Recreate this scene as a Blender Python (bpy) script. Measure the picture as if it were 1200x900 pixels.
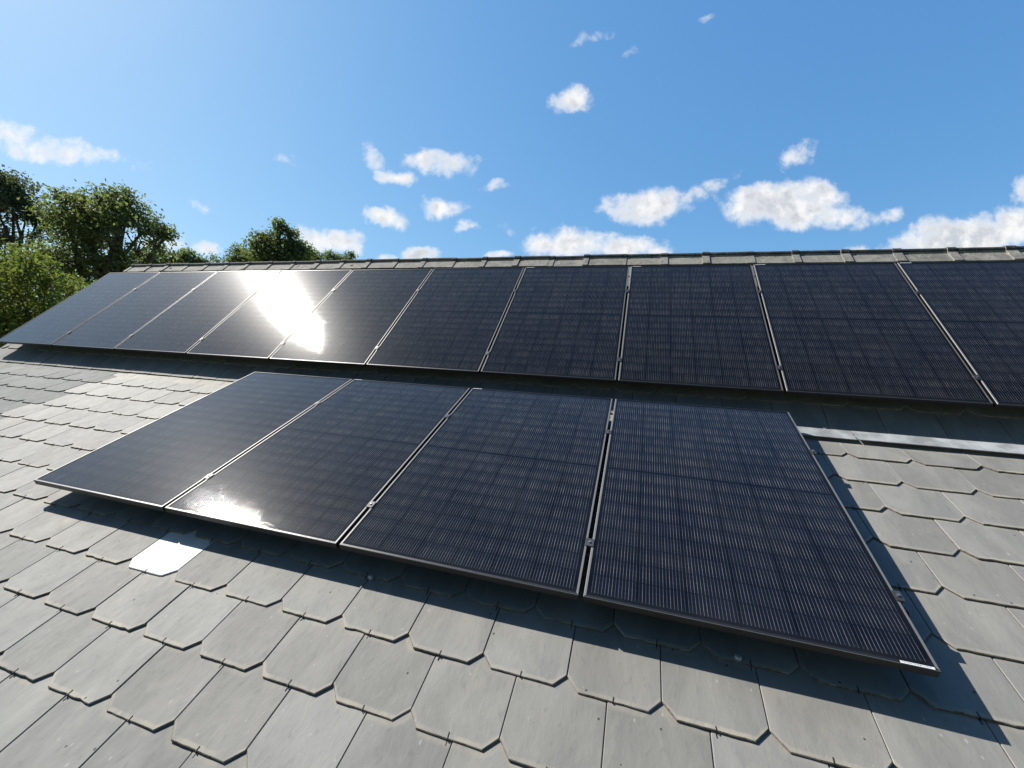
import bpy, bmesh, math, random
import numpy as np
from mathutils import Vector, Matrix
random.seed(7); RNG = np.random.default_rng(11)
for o in list(bpy.data.objects): bpy.data.objects.remove(o)
scene = bpy.context.scene
R_ = math.radians

# ------------------------------------------------------------------ frame of the place
PITCH = R_(25.0)          # lower roof slope
KICK = R_(20.0)           # upper slope is this much steeper
Z0 = 5.5                  # height of the lower-slope reference point
def W(u, v, n=0.0):       # (along ridge, up the slope, off the slope) -> world
    return Vector((u, v*math.cos(PITCH) - n*math.sin(PITCH), Z0 + v*math.sin(PITCH) + n*math.cos(PITCH)))
def Wd(d): return (W(*d) - W(0, 0, 0))

# ------------------------------------------------------------------ camera
F = 489.7054
CR = np.array([[0.95601, 0.28642, -0.06304], [0.0672, -0.42310, -0.9036], [-0.2855, 0.8596, -0.4238]])
CC = (3.6077, -1.1473, 1.4769)
right = Wd(CR[0]).normalized(); back = -Wd(CR[2]).normalized()
upv = back.cross(right).normalized(); right = upv.cross(back)
cam_d = bpy.data.cameras.new('camera'); cam = bpy.data.objects.new('camera', cam_d)
scene.collection.objects.link(cam); scene.camera = cam
m = Matrix((right, upv, back)).transposed().to_4x4(); m.translation = W(*CC)
cam.matrix_world = m
cam_d.sensor_width = 36; cam_d.lens = 36*F/1200; cam_d.clip_end = 5000; cam_d.clip_start = 0.02
CAMP = W(*CC)
def ray(px, py): return (right*((px-600)/F) - upv*((py-450)/F) - back)

# ------------------------------------------------------------------ sun and sky
SUN = Wd((-0.706, 0.398, 0.586)).normalized()
sun_el = math.asin(SUN.z); sun_az = math.atan2(SUN.x, SUN.y)
sd = bpy.data.lights.new('sun', 'SUN'); so = bpy.data.objects.new('sun', sd); scene.collection.objects.link(so)
sd.energy = 5.0; sd.angle = R_(0.53); sd.color = (1.0, 0.95, 0.87)
so.rotation_euler = SUN.to_track_quat('Z', 'Y').to_euler()
world = bpy.data.worlds.new('World'); scene.world = world; world.use_nodes = True
scene.view_settings.view_transform = 'Standard'; scene.view_settings.look = 'None'
scene.view_settings.exposure = 0.38; scene.view_settings.gamma = 1.0; scene.view_settings.use_curve_mapping = False
SKY_STRENGTH = 0.118

class NT:
    """tiny helper round a node tree"""
    def __init__(s, tree): s.t = tree; s.n = tree.nodes; s.l = tree.links
    def node(s, typ, ins=None, **kw):
        n = s.n.new(typ)
        for k, v in kw.items(): setattr(n, k, v)
        for k, v in (ins or {}).items():
            if isinstance(v, bpy.types.NodeSocket): s.l.new(v, n.inputs[k])
            else: n.inputs[k].default_value = v
        return n
    def m(s, op, a, b=0.0, c=0.0, clamp=False):
        n = s.n.new('ShaderNodeMath'); n.operation = op; n.use_clamp = clamp
        for i, v in enumerate((a, b, c)):
            if isinstance(v, bpy.types.NodeSocket): s.l.new(v, n.inputs[i])
            else: n.inputs[i].default_value = v
        return n.outputs[0]
    def mr(s, v, a, b, c=0.0, d=1.0, smooth=True):
        n = s.n.new('ShaderNodeMapRange'); n.interpolation_type = 'SMOOTHSTEP' if smooth else 'LINEAR'
        for i, x in enumerate((v, a, b, c, d)):
            if isinstance(x, bpy.types.NodeSocket): s.l.new(x, n.inputs[i])
            else: n.inputs[i].default_value = x
        return n.outputs[0]
    def mix(s, f, a, b, mode='MIX'):
        n = s.n.new('ShaderNodeMix'); n.data_type = 'RGBA'; n.blend_type = mode
        for i, x in ((0, f), (6, a), (7, b)):
            if isinstance(x, bpy.types.NodeSocket): s.l.new(x, n.inputs[i])
            else: n.inputs[i].default_value = x if i == 0 or len(x) == 4 else (*x, 1)
        return n.outputs[2]
    def noise(s, vec, scale, detail=4, rough=0.55, dist=0.0, dims='3D'):
        n = s.node('ShaderNodeTexNoise', noise_dimensions=dims)
        if vec is not None: s.l.new(vec, n.inputs['Vector'])
        n.inputs['Scale'].default_value = scale; n.inputs['Detail'].default_value = detail
        n.inputs['Roughness'].default_value = rough; n.inputs['Distortion'].default_value = dist
        return n.outputs[0]
    def xyz(s, x, y, z):
        n = s.n.new('ShaderNodeCombineXYZ')
        for i, v in enumerate((x, y, z)):
            if isinstance(v, bpy.types.NodeSocket): s.l.new(v, n.inputs[i])
            else: n.inputs[i].default_value = v
        return n.outputs[0]
    def sep(s, v):
        n = s.n.new('ShaderNodeSeparateXYZ'); s.l.new(v, n.inputs[0]); return n.outputs

def build_sky():
    k = NT(world.node_tree); k.n.clear()
    tc = k.node('ShaderNodeTexCoord')
    sky = k.node('ShaderNodeTexSky', sky_type='NISHITA', sun_disc=False)
    sky.sun_elevation = sun_el; sky.sun_rotation = sun_az
    sky.air_density = 1.0; sky.dust_density = 0.7; sky.ozone_density = 3.0; sky.altitude = 50
    # a chart of the part of the sky over the ridge: directions on a plane one unit along the heading
    hx, hy = -back.x, -back.y; L = math.hypot(hx, hy); hx /= L; hy /= L
    d = k.sep(tc.outputs['Generated'])
    fw = k.m('ADD', k.m('MULTIPLY', d[0], hx), k.m('MULTIPLY', d[1], hy))
    sd_ = k.m('ADD', k.m('MULTIPLY', d[0], hy), k.m('MULTIPLY', d[1], -hx))
    fs = k.m('MAXIMUM', fw, 0.05)
    X = k.m('DIVIDE', sd_, fs); Z = k.m('DIVIDE', d[2], fs)
    P = k.xyz(X, Z, 0.0)
    warp = k.node('ShaderNodeTexNoise', ins={'Vector': P, 'Scale': 9.0, 'Detail': 5.0, 'Roughness': 0.6})
    w = k.sep(warp.outputs['Color'])
    Xw = k.m('ADD', X, k.m('MULTIPLY', k.m('SUBTRACT', w[0], 0.5), 0.12))
    Zw = k.m('ADD', Z, k.m('MULTIPLY', k.m('SUBTRACT', w[1], 0.5), 0.075))
    # cumulus: pixel centre, half sizes, tilt, density; converted once to chart directions
    cl = [(62,176,92,15,9,.75),(15,158,50,18,22,.7),(671,120,27,19,-18,.9),(762,240,56,22,-6,1.05),(822,226,38,10,-32,.6),(735,247,34,14,0,.8),
          (915,243,72,27,2,1.25),(955,228,42,20,8,1.0),(975,256,60,15,0,.9),(1048,253,17,12,-10,.7),(932,184,25,13,-38,.6),
          (660,284,50,19,-4,1.15),(738,290,52,16,0,1.0),(1140,280,95,27,-6,1.25),(1190,262,50,24,0,1.0),(1197,226,20,16,-20,.5),
          (378,281,46,17,6,1.05),(450,257,24,15,4,1.05),(461,207,27,11,6,.9),(434,184,18,13,35,.55),(514,189,44,15,4,.85),(520,241,29,12,3,.7),
          (549,263,13,6,-12,.55),(493,296,24,10,0,1.1),(455,301,16,7,0,.85),(584,300,15,7,0,.9),(336,187,12,6,5,.42),(237,243,14,7,20,.42),
          (741,60,12,6,-25,.34),(835,20,11,4,-20,.28),(582,217,16,6,0,.45),(592,262,12,6,0,.32),(237,293,20,10,10,.6),(190,283,30,14,10,.6),
          (1020,300,40,12,0,.5),(690,45,20,5,-20,.2)]
    dens = None
    for (px, py, a, b, ang, g) in cl:
        r = ray(px, py); f_ = r.x*hx + r.y*hy; cx = (r.x*hy - r.y*hx)/f_; cz = r.z/f_
        sc = (1.0/f_)*math.sqrt(1+0)  # one pixel on the chart is about 1/F here
        a_, b_ = a/F*sc, b/F*sc
        th = R_(-ang) + math.atan2(right.z, 1.0)
        dx = k.m('SUBTRACT', Xw, cx); dz = k.m('SUBTRACT', Zw, cz)
        p = k.m('MULTIPLY_ADD', dx, math.cos(th)/a_, k.m('MULTIPLY', dz, math.sin(th)/a_))
        q = k.m('MULTIPLY_ADD', dx, -math.sin(th)/b_, k.m('MULTIPLY', dz, math.cos(th)/b_))
        rr = k.m('MULTIPLY_ADD', p, p, k.m('MULTIPLY', q, q))
        v = k.m('MULTIPLY', k.m('SUBTRACT', 1.25, rr), g)
        dens = v if dens is None else k.m('SMOOTH_MAX', dens, v, 0.25)
    n1 = k.noise(P, 22.0, 8, 0.62, 0.3); n2 = k.noise(P, 7.0, 4, 0.5)
    e = k.m('MULTIPLY_ADD', k.m('SUBTRACT', n1, 0.5), 2.6, dens)
    e = k.m('MULTIPLY_ADD', k.m('SUBTRACT', n2, 0.5), 0.8, e)
    cov = k.mr(e, -0.05, 1.35)
    ahead = k.mr(fw, 0.06, 0.25)
    cov = k.m('MULTIPLY', cov, ahead)
    # scattered cumulus and thin veil over the rest of the sky, low down
    gen = k.noise(tc.outputs['Generated'], 5.5, 7, 0.6, 0.4)
    back_cov = k.m('MULTIPLY', k.m('MULTIPLY', k.mr(gen, 0.63, 0.74), 0.2), k.m('SUBTRACT', 1.0, ahead))
    cov = k.m('MAXIMUM', cov, back_cov)
    thick = k.mr(e, 0.5, 1.7)
    body = k.noise(k.xyz(k.m('ADD', X, 0.012), k.m('ADD', Z, -0.012), 0.3), 18.0, 5, 0.55)
    shade = k.m('MULTIPLY', thick, k.mr(body, 0.38, 0.60))
    ccol = k.mix(shade, (1.0, 0.99, 0.97), (0.60, 0.63, 0.68))
    sc_ = k.node('ShaderNodeSeparateColor', ins={0: sky.outputs[0]}).outputs     # even, clear summer blue
    tint = k.node('ShaderNodeCombineColor', ins={0: k.m('MULTIPLY', k.m('POWER', sc_[0], 0.86), 0.78), 1: k.m('MULTIPLY', k.m('POWER', sc_[1], 0.62), 1.52), 2: k.m('MULTIPLY', k.m('POWER', sc_[2], 0.42), 2.7)}).outputs[0]
    away = k.mr(fw, -0.35, 0.28, 0.20, 1.0)      # sky behind the camera dimmed on purpose to deepen the ambient shade
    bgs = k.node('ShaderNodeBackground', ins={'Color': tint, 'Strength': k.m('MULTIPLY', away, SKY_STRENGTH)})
    bgc = k.node('ShaderNodeBackground', ins={'Color': ccol, 'Strength': 0.78})
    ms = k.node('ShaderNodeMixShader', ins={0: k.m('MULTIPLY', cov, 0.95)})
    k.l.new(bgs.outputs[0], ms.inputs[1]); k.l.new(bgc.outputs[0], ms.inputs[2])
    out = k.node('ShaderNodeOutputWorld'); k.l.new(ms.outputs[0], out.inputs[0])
build_sky()

# ------------------------------------------------------------------ object helpers
COL = scene.collection
def mesh_obj(name, verts, faces, mats, parent=None, mids=None, smooth=False):
    me = bpy.data.meshes.new(name); me.from_pydata([tuple(v) for v in verts], [], faces); me.update()
    for mm in (mats if isinstance(mats, (list, tuple)) else [mats]): me.materials.append(mm)
    if mids is not None: me.polygons.foreach_set('material_index', mids)
    if smooth: me.polygons.foreach_set('use_smooth', [True]*len(me.polygons))
    o = bpy.data.objects.new(name, me); COL.objects.link(o)
    if parent: o.parent = parent
    return o
def empty(name, loc, rot=0.0):
    o = bpy.data.objects.new(name, None); COL.objects.link(o); o.location = loc; o.rotation_euler = (rot, 0, 0)
    o.empty_display_size = 0.1
    return o
def tag(o, label=None, cat=None, group=None, kind=None):
    if label: o['label'] = label
    if cat: o['category'] = cat
    if group: o['group'] = group
    if kind: o['kind'] = kind
    return o
class MB:
    def __init__(s): s.v = []; s.f = []; s.m = []
    def add(s, vs, fs, mi=0):
        b = len(s.v); s.v += [tuple(v) for v in vs]; s.f += [tuple(i+b for i in f) for f in fs]; s.m += [mi]*len(fs)
    def box(s, x0, x1, y0, y1, z0, z1, mi=0):
        s.add([(x0,y0,z0),(x1,y0,z0),(x1,y1,z0),(x0,y1,z0),(x0,y0,z1),(x1,y0,z1),(x1,y1,z1),(x0,y1,z1)],
              [(3,2,1,0),(4,5,6,7),(0,1,5,4),(1,2,6,5),(2,3,7,6),(3,0,4,7)], mi)
    def prism_x(s, prof, x0, x1, mi=0, caps=True):     # profile of (y,z) swept along x
        n = len(prof); s.add([(x0,y,z) for y, z in prof]+[(x1,y,z) for y, z in prof],
              [(i, (i+1) % n, n+(i+1) % n, n+i) for i in range(n)] + ([tuple(range(n))[::-1], tuple(range(n, 2*n))] if caps else []), mi)
    def tube(s, pts, rads, seg=8, mi=0, cap=True):
        pts = [Vector(p) for p in pts]; rings = []
        b = len(s.v)
        for i, p in enumerate(pts):
            d = (pts[min(i+1, len(pts)-1)] - pts[max(i-1, 0)]).normalized()
            a = d.cross(Vector((0.3, 0.1, 1)) if abs(d.z) < .95 else Vector((1, 0, 0))).normalized(); c = d.cross(a)
            for j in range(seg):
                t = 2*math.pi*j/seg; s.v.append(tuple(p + (a*math.cos(t)+c*math.sin(t))*rads[i]))
        for i in range(len(pts)-1):
            for j in range(seg):
                s.f.append((b+i*seg+j, b+i*seg+(j+1) % seg, b+(i+1)*seg+(j+1) % seg, b+(i+1)*seg+j)); s.m.append(mi)
        if cap:
            s.f.append(tuple(b+j for j in range(seg))[::-1]); s.m.append(mi)
            s.f.append(tuple(b+(len(pts)-1)*seg+j for j in range(seg))); s.m.append(mi)
    def build(s, name, mats, parent=None, smooth=False):
        return mesh_obj(name, s.v, s.f, mats, parent, s.m, smooth)

def material(name):
    m = bpy.data.materials.new(name); m.use_nodes = True; k = NT(m.node_tree)
    b = k.n['Principled BSDF']; return m, k, b
def plain(name, col, rough=0.6, metal=0.0, var=0.15, scale=20.0, bump=0.0):
    m, k, b = material(name)
    tc = k.node('ShaderNodeTexCoord'); n = k.noise(tc.outputs['Object'], scale, 5, 0.6)
    c = k.mix(k.mr(n, 0.3, 0.7), tuple(x*(1-var) for x in col), tuple(min(1, x*(1+var)) for x in col))
    k.l.new(c, b.inputs['Base Color']); b.inputs['Roughness'].default_value = rough; b.inputs['Metallic'].default_value = metal
    if bump:
        bp = k.node('ShaderNodeBump', ins={'Height': n, 'Strength': bump, 'Distance': 0.01}); k.l.new(bp.outputs[0], b.inputs['Normal'])
    return m

# ------------------------------------------------------------------ materials
SW, EXP = 0.3247, 0.2466         # slate pitch along the row, exposed height of a row
CLIP = 0.045
def slate_material(name, newer=False):
    m, k, b = material(name)
    tc = k.node('ShaderNodeTexCoord'); at = k.node('ShaderNodeAttribute', attribute_name='slate')
    rnd = k.sep(at.outputs['Vector'])
    uv = k.sep(tc.outputs['UV'])      # x across 0..1, y metres from the tail
    ob = tc.outputs['Object']
    off = k.node('ShaderNodeVectorMath', operation='MULTIPLY_ADD', ins={0: at.outputs['Vector'], 1: (37.0, 61.0, 23.0), 2: ob}).outputs[0]
    so_ = k.sep(off)
    st = k.xyz(k.m('MULTIPLY', so_[0], 1.0), k.m('MULTIPLY', so_[1], 0.45), so_[2])
    big = k.noise(st, 5.0, 5, 0.6, 0.6); fine = k.noise(st, 42.0, 6, 0.65, 0.4); grit = k.noise(ob, 300.0, 3, 0.6)
    streak = k.noise(k.xyz(k.m('MULTIPLY', so_[0], 13.0), k.m('MULTIPLY', so_[1], 6.0), so_[2]), 1.0, 5, 0.6, 0.8)
    dark, lite = ((0.105, 0.116, 0.118), (0.155, 0.167, 0.168)) if newer else ((0.222, 0.222, 0.211), (0.292, 0.290, 0.272))
    col = k.mix(k.mr(big, 0.32, 0.68), dark, lite)
    col = k.mix(k.m('MULTIPLY', k.mr(streak, 0.52, 0.70), 0.30), col, (0.33, 0.325, 0.29))
    col = k.mix(k.m('MULTIPLY', k.mr(fine, 0.56, 0.72), 0.32), col, (0.13, 0.138, 0.13))
    # each slate its own value and hue
    val = k.m('MULTIPLY_ADD', rnd[0], 0.20, 0.88)
    col = k.mix(1.0, col, k.node('ShaderNodeCombineColor', ins={0: k.m('MULTIPLY_ADD', rnd[1], 0.02, val), 1: val, 2: k.m('MULTIPLY_ADD', rnd[1], -0.02, val)}).outputs[0], 'MULTIPLY')
    # pale mineral line along the tail and just below the slates above
    wob = k.m('MULTIPLY', k.m('SUBTRACT', fine, 0.5), 0.012)
    def edge(x_off, base):
        dx = k.m('ABSOLUTE', k.m('SUBTRACT', k.m('FRACT', k.m('ADD', uv[0], x_off)), 0.5))   # 0.5 at the notch
        rise = k.m('MULTIPLY', k.m('MAXIMUM', k.m('SUBTRACT', dx, 0.5-CLIP/SW), 0.0), SW)
        return k.m('ADD', rise, base)
    own = k.m('SUBTRACT', uv[1], edge(0.0, 0.0)); above = k.m('SUBTRACT', edge(0.5, EXP), uv[1])
    if not newer:
        h1 = k.m('MULTIPLY', k.mr(k.m('ADD', own, wob), 0.020, 0.011), 0.80)
        h2 = k.m('MULTIPLY', k.mr(k.m('ADD', above, wob), 0.024, 0.006), 0.42)
        hal = k.m('MULTIPLY', k.m('MULTIPLY', k.m('MAXIMUM', h1, h2), k.mr(k.noise(off, 9.0, 4, 0.6), 0.32, 0.62, 0.25, 1.0)), k.m('MULTIPLY_ADD', rnd[2], 0.55, 0.45))
        col = k.mix(hal, col, (0.43, 0.395, 0.31))
    # pits, droppings, lichen
    vo = k.node('ShaderNodeTexVoronoi', ins={'Vector': off, 'Scale': 17.0, 'Randomness': 1.0})
    vs = k.sep(vo.outputs['Color'])
    pit = k.m('MULTIPLY', k.m('LESS_THAN', k.m('ADD', vo.outputs['Distance'], k.m('MULTIPLY', fine, 0.05)), 0.095), k.m('GREATER_THAN', vs[0], 0.80))
    col = k.mix(k.m('MULTIPLY', pit, 0.9), col, (0.035, 0.033, 0.028))
    vo2 = k.node('ShaderNodeTexVoronoi', ins={'Vector': k.xyz(k.m('MULTIPLY', so_[0], 1.6), so_[1], so_[2]), 'Scale': 26.0, 'Randomness': 1.0})
    vt = k.sep(vo2.outputs['Color'])
    spk = k.m('MULTIPLY', k.mr(k.m('ADD', vo2.outputs['Distance'], k.m('MULTIPLY', k.m('SUBTRACT', fine, 0.5), 0.8)), 0.17, 0.08), k.m('GREATER_THAN', vt[1], 0.86))
    col = k.mix(k.m('MULTIPLY', spk, 0.38), col, (0.52, 0.51, 0.45))
    # thin scratches
    wv = k.noise(k.xyz(k.m('MULTIPLY_ADD', so_[1], 3.0, k.m('MULTIPLY', so_[0], 14.0)), k.m('MULTIPLY', so_[1], 9.0), so_[2]), 2.2, 3, 0.5, 2.0)
    scr = k.m('MULTIPLY', k.mr(k.m('ABSOLUTE', k.m('SUBTRACT', wv, 0.5)), 0.006, 0.0), k.mr(big, 0.55, 0.7))
    col = k.mix(k.m('MULTIPLY', scr, 0.45), col, (0.46, 0.45, 0.40))
    k.l.new(col, b.inputs['Base Color'])
    rough = k.m('MULTIPLY_ADD', fine, 0.2, 0.58 if not newer else 0.6)
    k.l.new(rough, b.inputs['Roughness']); b.inputs['Specular IOR Level'].default_value = 0.32 if not newer else 0.18
    hgt = k.m('ADD', k.m('MULTIPLY', big, 0.9), k.m('ADD', k.m('MULTIPLY', fine, 0.45), k.m('MULTIPLY', grit, 0.10)))
    hgt = k.m('SUBTRACT', hgt, k.m('MULTIPLY', pit, 0.5))
    bp = k.node('ShaderNodeBump', ins={'Height': hgt, 'Strength': 0.42 if not newer else 0.15, 'Distance': 0.006}); k.l.new(bp.outputs[0], b.inputs['Normal'])
    return m
SLATE = slate_material('weathered_slate'); SLATE_NEW = slate_material('newer_slate', True)
EDGE = plain('slate_edge', (0.20, 0.17, 0.14), 0.85, 0, 0.4, 60, 0.3)
HOOK = plain('hook_wire', (0.025, 0.023, 0.022), 0.6, 0.3)
WHITE_SLATE = plain('white_slate', (0.72, 0.72, 0.69), 0.6, 0, 0.06, 9)
UNDER = plain('roofing_felt', (0.03, 0.03, 0.03), 0.9)
ZINC = plain('zinc_sheet', (0.42, 0.44, 0.45), 0.5, 0.15, 0.3, 9, 0.15)
RENDER = plain('wall_render', (0.62, 0.59, 0.53), 0.9, 0, 0.06, 3, 0.2)
WOOD = plain('barge_board', (0.30, 0.29, 0.28), 0.7)
RUBBER = plain('cable', (0.012, 0.012, 0.012), 0.5)
CAP = plain('screw_cap', (0.55, 0.58, 0.6), 0.4, 0.4)
STICKER = plain('label_paper', (0.80, 0.80, 0.82), 0.45, 0, 0.04)
ALU = plain('rail_aluminium', (0.55, 0.55, 0.56), 0.35, 0.9)
CLAMPM = plain('clamp_metal', (0.09, 0.09, 0.095), 0.5, 0.6, 0.2)
BOLT = plain('bolt_steel', (0.3, 0.3, 0.3), 0.45, 0.8)

def ridge_material(name, lite):
    m, k, b = material(name); tc = k.node('ShaderNodeTexCoord'); oi = k.node('ShaderNodeObjectInfo')
    v = k.node('ShaderNodeVectorMath', operation='ADD', ins={0: tc.outputs['Object'], 1: oi.outputs['Location']}).outputs[0]
    n = k.noise(v, 9, 6, 0.65, 0.5); n2 = k.noise(v, 45, 5, 0.6)
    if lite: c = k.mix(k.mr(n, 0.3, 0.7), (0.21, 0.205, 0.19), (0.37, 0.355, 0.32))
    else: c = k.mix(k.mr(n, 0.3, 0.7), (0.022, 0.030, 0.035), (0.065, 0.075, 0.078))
    c = k.mix(k.m('MULTIPLY', k.mr(n2, 0.57, 0.66), 0.7), c, (0.06, 0.058, 0.045) if lite else (0.2, 0.2, 0.17))
    n3 = k.noise(v, 14, 5, 0.7)
    c = k.mix(k.m('MULTIPLY', k.mr(n3, 0.60, 0.68), 0.8), c, (0.46, 0.43, 0.33) if lite else (0.16, 0.16, 0.13))
    k.l.new(c, b.inputs['Base Color']); b.inputs['Roughness'].default_value = 0.85
    bp = k.node('ShaderNodeBump', ins={'Height': n2, 'Strength': 0.5, 'Distance': 0.01}); k.l.new(bp.outputs[0], b.inputs['Normal'])
    return m
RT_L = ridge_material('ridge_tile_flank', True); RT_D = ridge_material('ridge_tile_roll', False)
MORTAR = plain('lime_mortar', (0.45, 0.42, 0.35), 0.95, 0, 0.5, 35, 1.0)

def frame_material():
    m, k, b = material('panel_frame'); tc = k.node('ShaderNodeTexCoord')
    n = k.noise(tc.outputs['Object'], 60, 3, 0.5)
    b.inputs['Base Color'].default_value = (0.05, 0.05, 0.054, 1); b.inputs['Metallic'].default_value = 0.7
    k.l.new(k.m('MULTIPLY_ADD', n, 0.15, 0.33), b.inputs['Roughness'])
    return m
FRAME = frame_material()
def frame_edge_material():  # chamfer carries the dark frame's sun highlight as a lighter colour
    m, k, b = material('panel_frame_edge_glint')
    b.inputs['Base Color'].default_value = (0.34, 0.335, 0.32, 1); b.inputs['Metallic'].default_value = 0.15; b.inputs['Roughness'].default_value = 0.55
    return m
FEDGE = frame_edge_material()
def frame_side_material():  # side bars painted lighter to stand for sun glints on the black frame
    m, k, b = material('panel_frame_side_glint')
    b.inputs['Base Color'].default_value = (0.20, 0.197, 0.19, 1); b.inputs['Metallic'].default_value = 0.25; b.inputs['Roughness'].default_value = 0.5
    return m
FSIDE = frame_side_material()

PW, PH, PP = 1.134, 1.722, 1.154
def cell_material():
    m, k, b = material('solar_cells'); tc = k.node('ShaderNodeTexCoord'); ob = tc.outputs['Object']; oi = k.node('ShaderNodeObjectInfo')
    p = k.sep(ob)
    mx, my = 0.021, 0.024
    cw = (PW-2*mx)/6; half = (PH-2*my-0.011)/2; ch = half/9
    x = k.m('SUBTRACT', p[0], mx)
    up = k.m('GREATER_THAN', p[1], PH/2)
    y = k.m('SUBTRACT', k.m('SUBTRACT', p[1], my), k.m('MULTIPLY', up, 0.011))
    cx = k.m('DIVIDE', x, cw); cy = k.m('DIVIDE', y, ch)
    fx = k.m('FRACT', cx); fy = k.m('FRACT', cy)
    ix = k.m('FLOOR', cx); iy = k.m('FLOOR', cy)
    ex = k.m('MULTIPLY', k.m('MINIMUM', fx, k.m('SUBTRACT', 1.0, fx)), cw)
    ey = k.m('MULTIPLY', k.m('MINIMUM', fy, k.m('SUBTRACT', 1.0, fy)), ch)
    inx = k.m('MULTIPLY', k.m('GREATER_THAN', cx, 0.0), k.m('LESS_THAN', cx, 6.0))
    iny = k.m('MULTIPLY', k.m('GREATER_THAN', cy, 0.0), k.m('LESS_THAN', cy, 18.0))
    mid = k.m('GREATER_THAN', k.m('ABSOLUTE', k.m('SUBTRACT', p[1], PH/2)), 0.0055)
    inside = k.m('MULTIPLY', k.m('MULTIPLY', inx, iny), mid)
    cell = k.m('MULTIPLY', inside, k.m('MULTIPLY', k.m('GREATER_THAN', ex, 0.0050), k.m('GREATER_THAN', ey, 0.0012)))
    cid = k.node('ShaderNodeTexWhiteNoise', noise_dimensions='4D', ins={'Vector': k.xyz(ix, iy, 0.0), 'W': oi.outputs['Random']})
    cr = k.sep(cid.outputs['Color'])
    ccol = k.mix(cr[0], (0.0028, 0.0044, 0.0100), (0.0050, 0.0074, 0.0155))
    col = k.mix(cell, (0.0022, 0.0026, 0.0050), ccol)
    # ribbons: 14 to a cell
    NB = 14
    bx = k.m('FRACT', k.m('MULTIPLY', fx, float(NB)))
    bd = k.m('MULTIPLY', k.m('ABSOLUTE', k.m('SUBTRACT', bx, 0.5)), cw/NB)
    bi = k.m('FLOOR', k.m('MULTIPLY', cx, float(NB)))
    ribbon = k.m('MULTIPLY', k.m('GREATER_THAN', ex, 0.0063), k.m('MULTIPLY', k.m('MULTIPLY', k.m('LESS_THAN', bd, 0.00075), inside), k.m('GREATER_THAN', ey, 0.0016)))
    # tinned wires with sun glints painted into their colour, uneven from stretch to stretch
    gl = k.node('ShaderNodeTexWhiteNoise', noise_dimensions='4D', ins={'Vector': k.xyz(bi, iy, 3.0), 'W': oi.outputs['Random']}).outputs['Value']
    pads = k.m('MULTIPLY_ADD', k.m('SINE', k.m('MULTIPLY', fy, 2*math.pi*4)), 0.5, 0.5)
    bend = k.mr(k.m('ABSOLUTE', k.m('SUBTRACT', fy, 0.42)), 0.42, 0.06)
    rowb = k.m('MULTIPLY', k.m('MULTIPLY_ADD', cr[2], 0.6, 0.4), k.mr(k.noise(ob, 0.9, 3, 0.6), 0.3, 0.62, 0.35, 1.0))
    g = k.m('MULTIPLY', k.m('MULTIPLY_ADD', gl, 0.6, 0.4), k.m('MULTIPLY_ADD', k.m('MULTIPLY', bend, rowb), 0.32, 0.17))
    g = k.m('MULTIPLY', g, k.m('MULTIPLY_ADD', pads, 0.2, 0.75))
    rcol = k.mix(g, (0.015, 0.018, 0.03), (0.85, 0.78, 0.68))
    col = k.mix(ribbon, col, rcol)
    # a little dust towards the lower frame and in drifts
    dn = k.noise(ob, 3.0, 5, 0.6); dn2 = k.noise(ob, 70.0, 4, 0.6)
    dust = k.m('MULTIPLY', k.m('ADD', k.m('MULTIPLY', k.mr(dn, 0.35, 0.75), 0.022), k.m('MULTIPLY', k.mr(p[1], 0.06, 0.01), 0.02)), k.m('MULTIPLY_ADD', dn2, 0.8, 0.5))
    col = k.mix(dust, col, (0.35, 0.33, 0.29))
    k.l.new(col, b.inputs['Base Color'])
    b.inputs['Roughness'].default_value = 0.28; b.inputs['Specular IOR Level'].default_value = 0.008
    b.inputs['Sheen Weight'].default_value = 0.05; b.inputs['Sheen Roughness'].default_value = 0.35; b.inputs['Sheen Tint'].default_value = (0.85, 0.85, 0.88, 1)   # fine dust film
    b.inputs['Coat Weight'].default_value = 1.0; b.inputs['Coat IOR'].default_value = 1.30
    k.l.new(k.m('MULTIPLY_ADD', dn2, 0.03, 0.022), b.inputs['Coat Roughness'])
    tex = k.noise(ob, 300.0, 2, 0.5)
    bp = k.node('ShaderNodeBump', ins={'Height': tex, 'Strength': 0.35, 'Distance': 0.0006}); k.l.new(bp.outputs[0], b.inputs['Coat Normal'])
    return m
CELLS = cell_material()

# ------------------------------------------------------------------ ground
def ground():
    m, k, b = material('meadow'); tc = k.node('ShaderNodeTexCoord')
    n = k.noise(tc.outputs['Object'], 0.08, 8, 0.6); n2 = k.noise(tc.outputs['Object'], 3.0, 6, 0.6)
    c = k.mix(k.mr(n, 0.35, 0.65), (0.045, 0.075, 0.022), (0.10, 0.12, 0.045)); c = k.mix(k.m('MULTIPLY', n2, 0.5), c, (0.05, 0.06, 0.02))
    k.l.new(c, b.inputs['Base Color']); b.inputs['Roughness'].default_value = 0.95
    vs = []; fs = []; N = 40
    xs = [math.copysign(abs(t)**2.2, t)*2500 for t in np.linspace(-1, 1, N+1)]
    for y in xs:
        for x in xs:
            vs.append((x, y, 0.6*math.sin(x*.03)*math.cos(y*.027)*min(1, math.hypot(x, y)/60)))
    for j in range(N):
        for i in range(N): fs.append((j*(N+1)+i, j*(N+1)+i+1, (j+1)*(N+1)+i+1, (j+1)*(N+1)+i))
    tag(mesh_obj('ground', vs, fs, m, smooth=True), kind='structure')
ground()

# ------------------------------------------------------------------ the house
U0, U1 = -4.78, 9.4
V_KINK = 1.768; HN = -0.15
V_EAVE = -3.4
S_APEX = 2.15
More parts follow.
